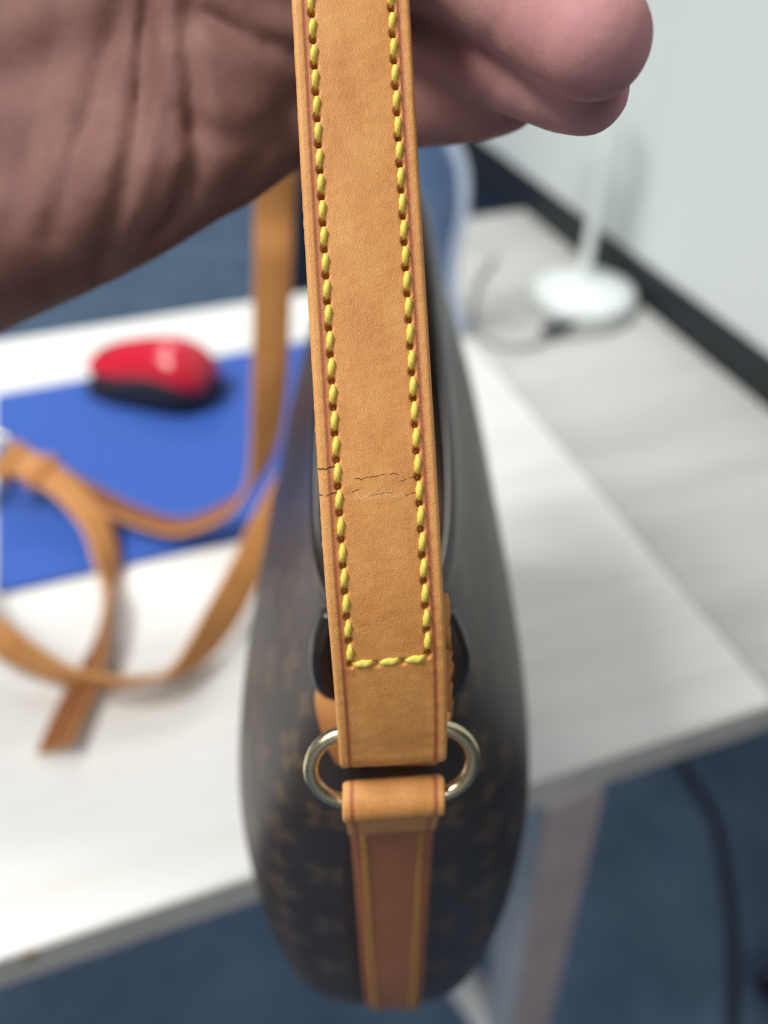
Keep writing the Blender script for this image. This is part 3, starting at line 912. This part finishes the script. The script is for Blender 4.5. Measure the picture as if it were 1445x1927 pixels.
# fold round the ring's upper bar and back layer behind the strap
e0 = C_n[-1]
i0_ = int(np.argmin(np.abs(DE)))
cen = C_n[i0_] - ndir * R_BEND
pts = [cen + ndir * R_BEND * math.cos(a) + tdir * R_BEND * math.sin(a) for a in np.radians(np.linspace(118, 180, 6))]
back_pts = []
for de in (0.010, 0.016, 0.021):
    i = int(np.argmin(np.abs(DE - de)))
    back_pts.append(C_n[i] - N_n[i] * (0.0064 if de < 0.012 else 0.0050 if de < 0.018 else 0.0045))
P_ = np.vstack([pts, back_pts])
Cfold = catmull(P_, 60)
me = ribbon(Cfold, np.tile(wx, (60, 1)), 0.0201, 0.0018, off=BO)
link('strap_fold', me, [M['raw'], M['suede']], bag)
# lining of the strap (its rough cut edge shows past the front layer)
sel = np.arange(0, len(C_n), 12)
sel = sel[DE[sel] > 0.0185]
jit = np.random.RandomState(5).normal(0, 0.00006, len(sel))
Cb = C_n[sel] - N_n[sel] * 0.0029 + W_n[sel] * (0.0001 + jit)[:, None]
me = ribbon(Cb, W_n[sel], 0.0206, 0.0018, off=BO)
link('strap_lining', me, [M['raw'], M['raw']], bag)
# folded-back end below the stitching, a little wider
sel = np.arange(0, len(C_n), 6); sel = sel[(DE[sel] < 0.0305) & (DE[sel] > 0.004)]
jit = np.random.RandomState(6).normal(0, 0.00014, len(sel))
Cb = C_n[sel] - N_n[sel] * (0.0047 + 0.0020 * np.exp(-(DE[sel] / 0.007) ** 2))[:, None] + W_n[sel] * (0.0012 + jit)[:, None]
link('strap_turnback', ribbon(Cb, W_n[sel], 0.0212, 0.0017, off=BO), [M['raw'], M['raw']], bag)

# ------------------------------------------------------------------ strap, far lengths
SW = 0.0212
A = [(640, -320, .1500, 214), (634, -445, .164, 186), (622, -445, .200, 160), (604, -370, .240, 134), (563, -60, .33, 100), (521, 330, .445, 79), (514, 500, .47, 74), (508, 700, .50, 66),
     (500, 820, .52, 44), (480, 898, .535, 6), (432, 955, .545, -26), (340, 991, .55, -27), (250, 969, .557, -27), (180, 936, .562, -30), (120, 907, .565, -36), (60, 882, .567, -46), (0, 864, .567, -50)]
Bs = [(722, 405, .412, 66), (700, 500, .452, 66), (650, 660, .505, 60), (575, 850, .532, 58), (512, 968, .532, 58), (470, 1060, .508, 58), (428, 1140, .488, 58), (380, 1215, .473, 44), (330, 1262, .463, 18), (290, 1276, .4585, 14), (230, 1284, .455, 30),
      (150, 1278, .4545, 48), (70, 1245, .461, 62), (0, 1200, .466, 70), (-80, 1130, .48, 66), (-150, 1020, .50, 56), (-165, 930, .53, 52), (-120, 872, .553, 50), (-48, 856, .563, 50)]
Cc = [(20, 862, .561, 50), (75, 885, .560, 48), (130, 925, .556, 40), (166, 967, .546, 34), (190, 1012, .535, 26), (200, 1065, .520, 16), (199, 1130, .500, -18), (190, 1190, .484, -27), (168, 1262, .4675, -44), (140, 1322, .4545, -52), (101, 1408, .4315, -46)]
def far_strap(name, rows, n):
    C, W = stations(rows, SW, n)
    return link(name, ribbon(C, W, SW, 0.0030, off=BO), [M['honey'], M['suede']], bag), C, W
sa, CA, WA = far_strap('strap_length', A, 260)
sb, CB, WB = far_strap('strap_length', Bs, 260)
sc, CC_, WC = far_strap('strap_tail', Cc, 120)
for o in (sa, sb, sc):
    pass
# brass buckle and two leather keepers
def frame_at(C, W, i):
    t = norm(C[i + 1] - C[i - 1]); w_ = norm(W[i] - t * np.dot(W[i], t)); return C[i], t, w_, np.cross(t, w_)
def keeper(px, scale=1.0):
    cc = [(p[0], p[1]) for p in A]
    # nearest station on A by image x
    i = int(np.argmin(np.linalg.norm(CA - pix(px[0], px[1], 0.566), axis=1)))
    p, t, w_, n_ = frame_at(CA, WA, min(max(i, 2), len(CA) - 3))
    to_c = norm(np.array([0, 0, EYE]) - p)
    p = p + to_c * 0.0025
    loop = []
    hw, ht = 0.0128 * scale, 0.0058 * scale
    for k in range(28):
        a = 2 * math.pi * k / 28
        c_, s_ = math.cos(a), math.sin(a)
        loop.append(p + w_ * hw * math.copysign(abs(c_) ** 0.45, c_) + n_ * ht * math.copysign(abs(s_) ** 0.6, s_))
    loop = np.array(loop)
    V = []
    L = 0.011
    secn = [(-1, -1), (-0.8, 1), (0, 1.35), (0.8, 1), (1, -1)]
    cen = loop.mean(0)
    for q in loop:
        o_ = norm(q - cen)
        for a, b in secn: V.append(q + t * a * L / 2 + o_ * b * 0.0012)
    return link('strap_keeper', mesh_of('strap_keeper', V, grid_faces(28, 5, True, True), BO), M['raw'], bag)
keeper((82, 888)); keeper((28, 868), 1.08)
bc = pix(-38, 852, 0.560)
p, t, w_, n_ = frame_at(CA, WA, len(CA) - 4)
fr_ = []
for k in range(40):
    a = 2 * math.pi * k / 40; c_, s_ = math.cos(a), math.sin(a)
    fr_.append(bc + w_ * 0.0175 * math.copysign(abs(c_) ** 0.4, c_) + t * 0.0135 * math.copysign(abs(s_) ** 0.4, s_))
bk_ = tube_obj('buckle', fr_, 0.0019, M['brass'], bag, BO, n=10, closed=True)
tube_obj('prong', [bc + t * 0.0135, bc + n_ * 0.003, bc - t * 0.0150 + n_ * 0.001], 0.0014, M['brass'], bk_, BO, n=8)
# far ring, mostly hidden behind the body
fc = bag_w(0.0, Y1 + 0.010, 0.158)
tube_obj('strap_ring', ring_path(np.array(fc), np.array([1.0, 0, 0]), norm(np.array([0, 0.3, 1.0])), 0.0165, 0.0076), 0.0015, M['brass'], bag, BO, n=14, closed=True)

# ------------------------------------------------------------------ the hand
def cpt(px, py, z):
    return np.array([(px - CXP) / F_PX * z, (py - CYP) / F_PX * z, z])
def hand():
    h = 0.00115
    lo = np.array([-0.36, -0.215, 0.100]); hi = np.array([0.066, 0.115, 0.36])
    chains = {
        'middle': [(400, -40, .187, .0125), (590, -78, .180, .0104), (775, -86, .168, .0095), (880, -58, .159, .0089), (965, -16, .150, .0088), (1120, 76, .134, .0090)],
        'ring':   [(410, 120, .189, .0128), (600, 84, .187, .0098), (780, 80, .185, .0079), (905, 108, .172, .0076), (1000, 138, .161, .0078), (1103, 170, .150, .0077)],
        'pinky':  [(440, 262, .192, .0115), (560, 226, .193, .0092), (780, 205, .191, .0077), (870, 200, .184, .0071), (958, 186, .177, .0066)],
        'index':  [(380, -200, .186, .0125), (580, -240, .180, .0100), (760, -245, .171, .0092), (890, -205, .160, .0086), (1010, -150, .150, .0083), (1085, -115, .143, .0078)],
        'thumb':  [(-120, -260, .196, .0180), (60, -440, .186, .0130), (220, -545, .176, .0106), (310, -590, .171, .0102), (370, -610, .169, .0092)],
    }
    palm = [
        [(-430, 640, .222, .0190), (-200, 560, .212, .0170), (0, 478, .200, .0150), (200, 388, .195, .0142), (345, 310, .192, .0130), (470, 250, .191, .0112)],   # heel of the hand
        [(-450, 480, .228, .021), (-60, 340, .206, .015), (420, 150, .193, .0125)],
        [(-460, 400, .228, .021), (-60, 160, .207, .014), (400, -30, .191, .0125)],
        [(-460, 330, .226, .020), (-60, 0, .205, .014), (380, -190, .189, .0125)],
        [(-430, 260, .220, .020), (-230, 20, .202, .021), (-80, -200, .196, .019)],      # ball of the thumb
        [(-430, 450, .226, .0245), (-900, 640, .262, .0290), (-1300, 820, .290, .0340)],   # wrist and forearm
    ]
    n = np.ceil((hi - lo) / h).astype(int)
    ax = [lo[k] + h * np.arange(n[k]) for k in range(3)]
    G = np.stack(np.meshgrid(*ax, indexing='ij'), -1).astype(np.float32)
    def smin(a, b, k):
        d = np.clip(0.5 + 0.5 * (b - a) / k, 0, 1)
        return b * (1 - d) + a * d - k * d * (1 - d)
    def seg(a, b, ra, rb, out, k):
        bb0 = np.minimum(a, b) - max(ra, rb) - 0.016; bb1 = np.maximum(a, b) + max(ra, rb) + 0.016
        i0 = np.maximum(((bb0 - lo) / h).astype(int), 0); i1 = np.minimum(((bb1 - lo) / h).astype(int) + 1, n)
        if np.any(i1 <= i0): return
        sl = tuple(slice(i0[q], i1[q]) for q in range(3))
        P = G[sl]; ba = (b - a).astype(np.float32)
        t = np.clip(((P - a.astype(np.float32)) @ ba) / float(ba @ ba), 0, 1)
        d = np.linalg.norm(P - a.astype(np.float32) - t[..., None] * ba, axis=-1) - (ra + (rb - ra) * t)
        out[sl] = smin(out[sl], d, k)
    def chain(rows, k_in, out=None):
        o = np.full(n, 0.05, np.float32) if out is None else out
        q = catmull([(*cpt(*r[:3]), r[3]) for r in rows], max(5, 3 * len(rows)))
        for i in range(len(q) - 1):
            seg(q[i, :3], q[i + 1, :3], q[i, 3], q[i + 1, 3], o, k_in)
        return o
    body = np.full(n, 0.05, np.float32)
    for r in palm:
        body = smin(body, chain(r, 0.003), 0.009)
    order = ['pinky', 'ring', 'middle', 'index', 'thumb']
    fing = {k: chain(chains[k], 0.0022) for k in order}
    # fingers stay apart from one another but melt into the palm
    for k in order:
        px0 = cpt(*chains[k][1][:3])[0]
        root = np.clip((px0 + 0.002 - G[..., 0]) / 0.026, 0, 1)
        kk = 0.0012 + 0.009 * root
        body = smin(body, fing[k], kk)
    # creases and folds of the palm (drawn where they lie on its front)
    PX = G[..., 0] / G[..., 2] * F_PX + CXP; PY = G[..., 1] / G[..., 2] * F_PX + CYP
    near = np.abs(body) < 0.006
    idx = np.where(near & (PX > -120) & (PX < 1150) & (PY > -300))
    qx, qy = PX[idx], PY[idx]
    add = np.zeros(len(qx), np.float32)
    creases = [
        ([(372, -60), (352, 40), (361, 130), (365, 240), (370, 300), (350, 374), (292, 450)], 2.3, 17),
        ([(292, -80), (279, 0), (269, 125), (259, 240), (234, 349), (207, 448), (185, 510)], 2.3, 16),
        ([(232, -20), (189, 150), (164, 224), (135, 324), (90, 448)], 1.5, 18),
        ([(120, -40), (90, 160), (60, 300), (20, 420)], 1.0, 24),
        ([(590, 110), (553, 102), (520, 88), (448, 64), (385, 30)], 2.8, 18),
        ([(366, 240), (423, 262), (478, 256), (545, 212), (600, 190)], 2.0, 24),
        ([(440, 372), (470, 322), (500, 286), (560, 250)], 1.6, 16),
        ([(318, 210), (310, 300), (282, 390), (240, 470)], 1.0, 12),
        ([(345, 330), (330, 400), (300, 440)], 1.0, 11),
        ([(930, 150), (912, 205)], 0.5, 12), ([(955, -20), (930, 70)], 0.6, 14),
    ]
    for pl, amp, wd in creases:
        p = catmull(np.c_[np.array(pl, float), np.zeros(len(pl))], 40)[:, :2]
        best = np.full(len(qx), 1e9, np.float32)
        for i in range(len(p) - 1):
            a, b = p[i], p[i + 1]; ba = b - a
            t = np.clip(((qx - a[0]) * ba[0] + (qy - a[1]) * ba[1]) / (ba @ ba), 0, 1)
            best = np.minimum(best, (qx - a[0] - t * ba[0]) ** 2 + (qy - a[1] - t * ba[1]) ** 2)
        add += 1.0 * amp * 0.001 * np.exp(-best / (1.15 * wd) ** 2)
    # only the side towards the palm's front: fade with depth behind the palm's mid-surface
    mid = 0.1915 + 0.000030 * np.clip(420 - qx, 0, 800)
    add *= np.clip((mid + 0.001 - G[..., 2][idx]) / 0.004, 0, 1)
    body[idx] += add
    # surface nets
    ins = body < 0
    c0 = tuple(slice(0, -1) for _ in range(3))
    shp = tuple(k - 1 for k in n)
    cnt = np.zeros(shp, np.float32); acc = np.zeros(shp + (3,), np.float32)
    corners = [(i, j, k) for i in (0, 1) for j in (0, 1) for k in (0, 1)]
    def sl(c): return tuple(slice(c[q], n[q] - 1 + c[q]) for q in range(3))
    for a in corners:
        for q in range(3):
            if a[q] == 0:
                b = list(a); b[q] = 1; b = tuple(b)
                fa, fb_ = body[sl(a)], body[sl(b)]
                cr = ins[sl(a)] != ins[sl(b)]
                if not cr.any(): continue
                t = np.where(cr, fa / np.where(cr, fa - fb_, 1), 0)
                cnt += cr
                for r in range(3):
                    acc[..., r] += cr * (a[r] + (t if r == q else 0))
    act = cnt > 0
    vid = np.full(shp, -1, np.int64); vid[act] = np.arange(act.sum())
    ijk = np.stack(np.where(act), 1)
    V = lo + h * (ijk + acc[act] / cnt[act][:, None])
    quads = []
    for q in range(3):
        u, v_ = (q + 1) % 3, (q + 2) % 3
        a = [slice(1, n[k] - 1) for k in range(3)]; a[q] = slice(0, n[q] - 1)
        b = list(a); b[q] = slice(1, n[q])
        A_, B_ = ins[tuple(a)], ins[tuple(b)]
        ii = np.stack(np.where(A_ != B_), 1)
        base = ii.copy()
        for k in range(3):
            if k != q: base[:, k] += 1
        flip = A_[A_ != B_]
        def cell(du, dv):
            c = base.copy(); c[:, u] -= du; c[:, v_] -= dv
            return vid[c[:, 0], c[:, 1], c[:, 2]]
        Q = np.stack([cell(1, 1), cell(0, 1), cell(0, 0), cell(1, 0)], 1)
        Q[~flip] = Q[~flip][:, ::-1]
        quads.append(Q)
    Q = np.vstack(quads)
    # light smoothing
    E = np.vstack([Q[:, [0, 1]], Q[:, [1, 2]], Q[:, [2, 3]], Q[:, [3, 0]]])
    deg = np.bincount(E.ravel(), minlength=len(V))[:, None]
    for it in range(7):
        sm = np.zeros_like(V)
        for k in range(3):
            sm[:, k] = np.bincount(E[:, 0], V[E[:, 1], k], len(V)) + np.bincount(E[:, 1], V[E[:, 0], k], len(V))
        V = 0.45 * V + 0.55 * sm / np.maximum(deg, 1)
    return V, Q, chains
HV, HQ, chains = hand()
px_h = HV[:, 0] / HV[:, 2] * F_PX + CXP
tipw = np.clip((px_h - 700) / 380, 0, 1) * 0.82  # blends from the shade-darkened palm to the pinker fingers
Wv = cam2world(HV)
# origin at the lowest point of the hand
ho = np.array([float(Wv[:, 0].mean()), float(Wv[:, 1].mean()), float(Wv[:, 2].min())])
me = mesh_of('person', Wv, HQ, ho)
at_ = me.attributes.new('tip', 'FLOAT', 'POINT'); at_.data.foreach_set('value', tipw.astype(np.float32))
person = link('person', me, M['skin'])
person.location = tuple(ho)
tag(person, "open left hand, palm up front, fingers behind the handbag's leather strap", 'person')
# nails on the backs of the fingers
for k in ('middle', 'ring', 'pinky', 'index'):
    a, b = cpt(*chains[k][-2][:3]), cpt(*chains[k][-1][:3]); r = chains[k][-1][3]
    t = norm(b - a); up = np.array([0, 0, 1.0]); up = norm(up - t * np.dot(up, t)); s_ = np.cross(t, up)
    V = []
    for i in range(7):
        x = -0.009 + 0.011 * i / 6
        wd = 0.72 * (1 - 0.25 * max(0, (i - 4) / 2) ** 2 - 0.15 * max(0, (1 - i)) ** 2)
        for j in range(7):
            an = (j / 6 - 0.5) * 2 * wd
            rr = r * 1.0 - 0.0016 * max(0, (i - 3) / 3) ** 2
            V.append(b + t * x + rr * (up * math.cos(an) + s_ * math.sin(an)))
    me = mesh_of('fingernail', cam2world(np.array(V)), grid_faces(7, 7, False), ho)
    link('fingernail', me, M['nail'], person)
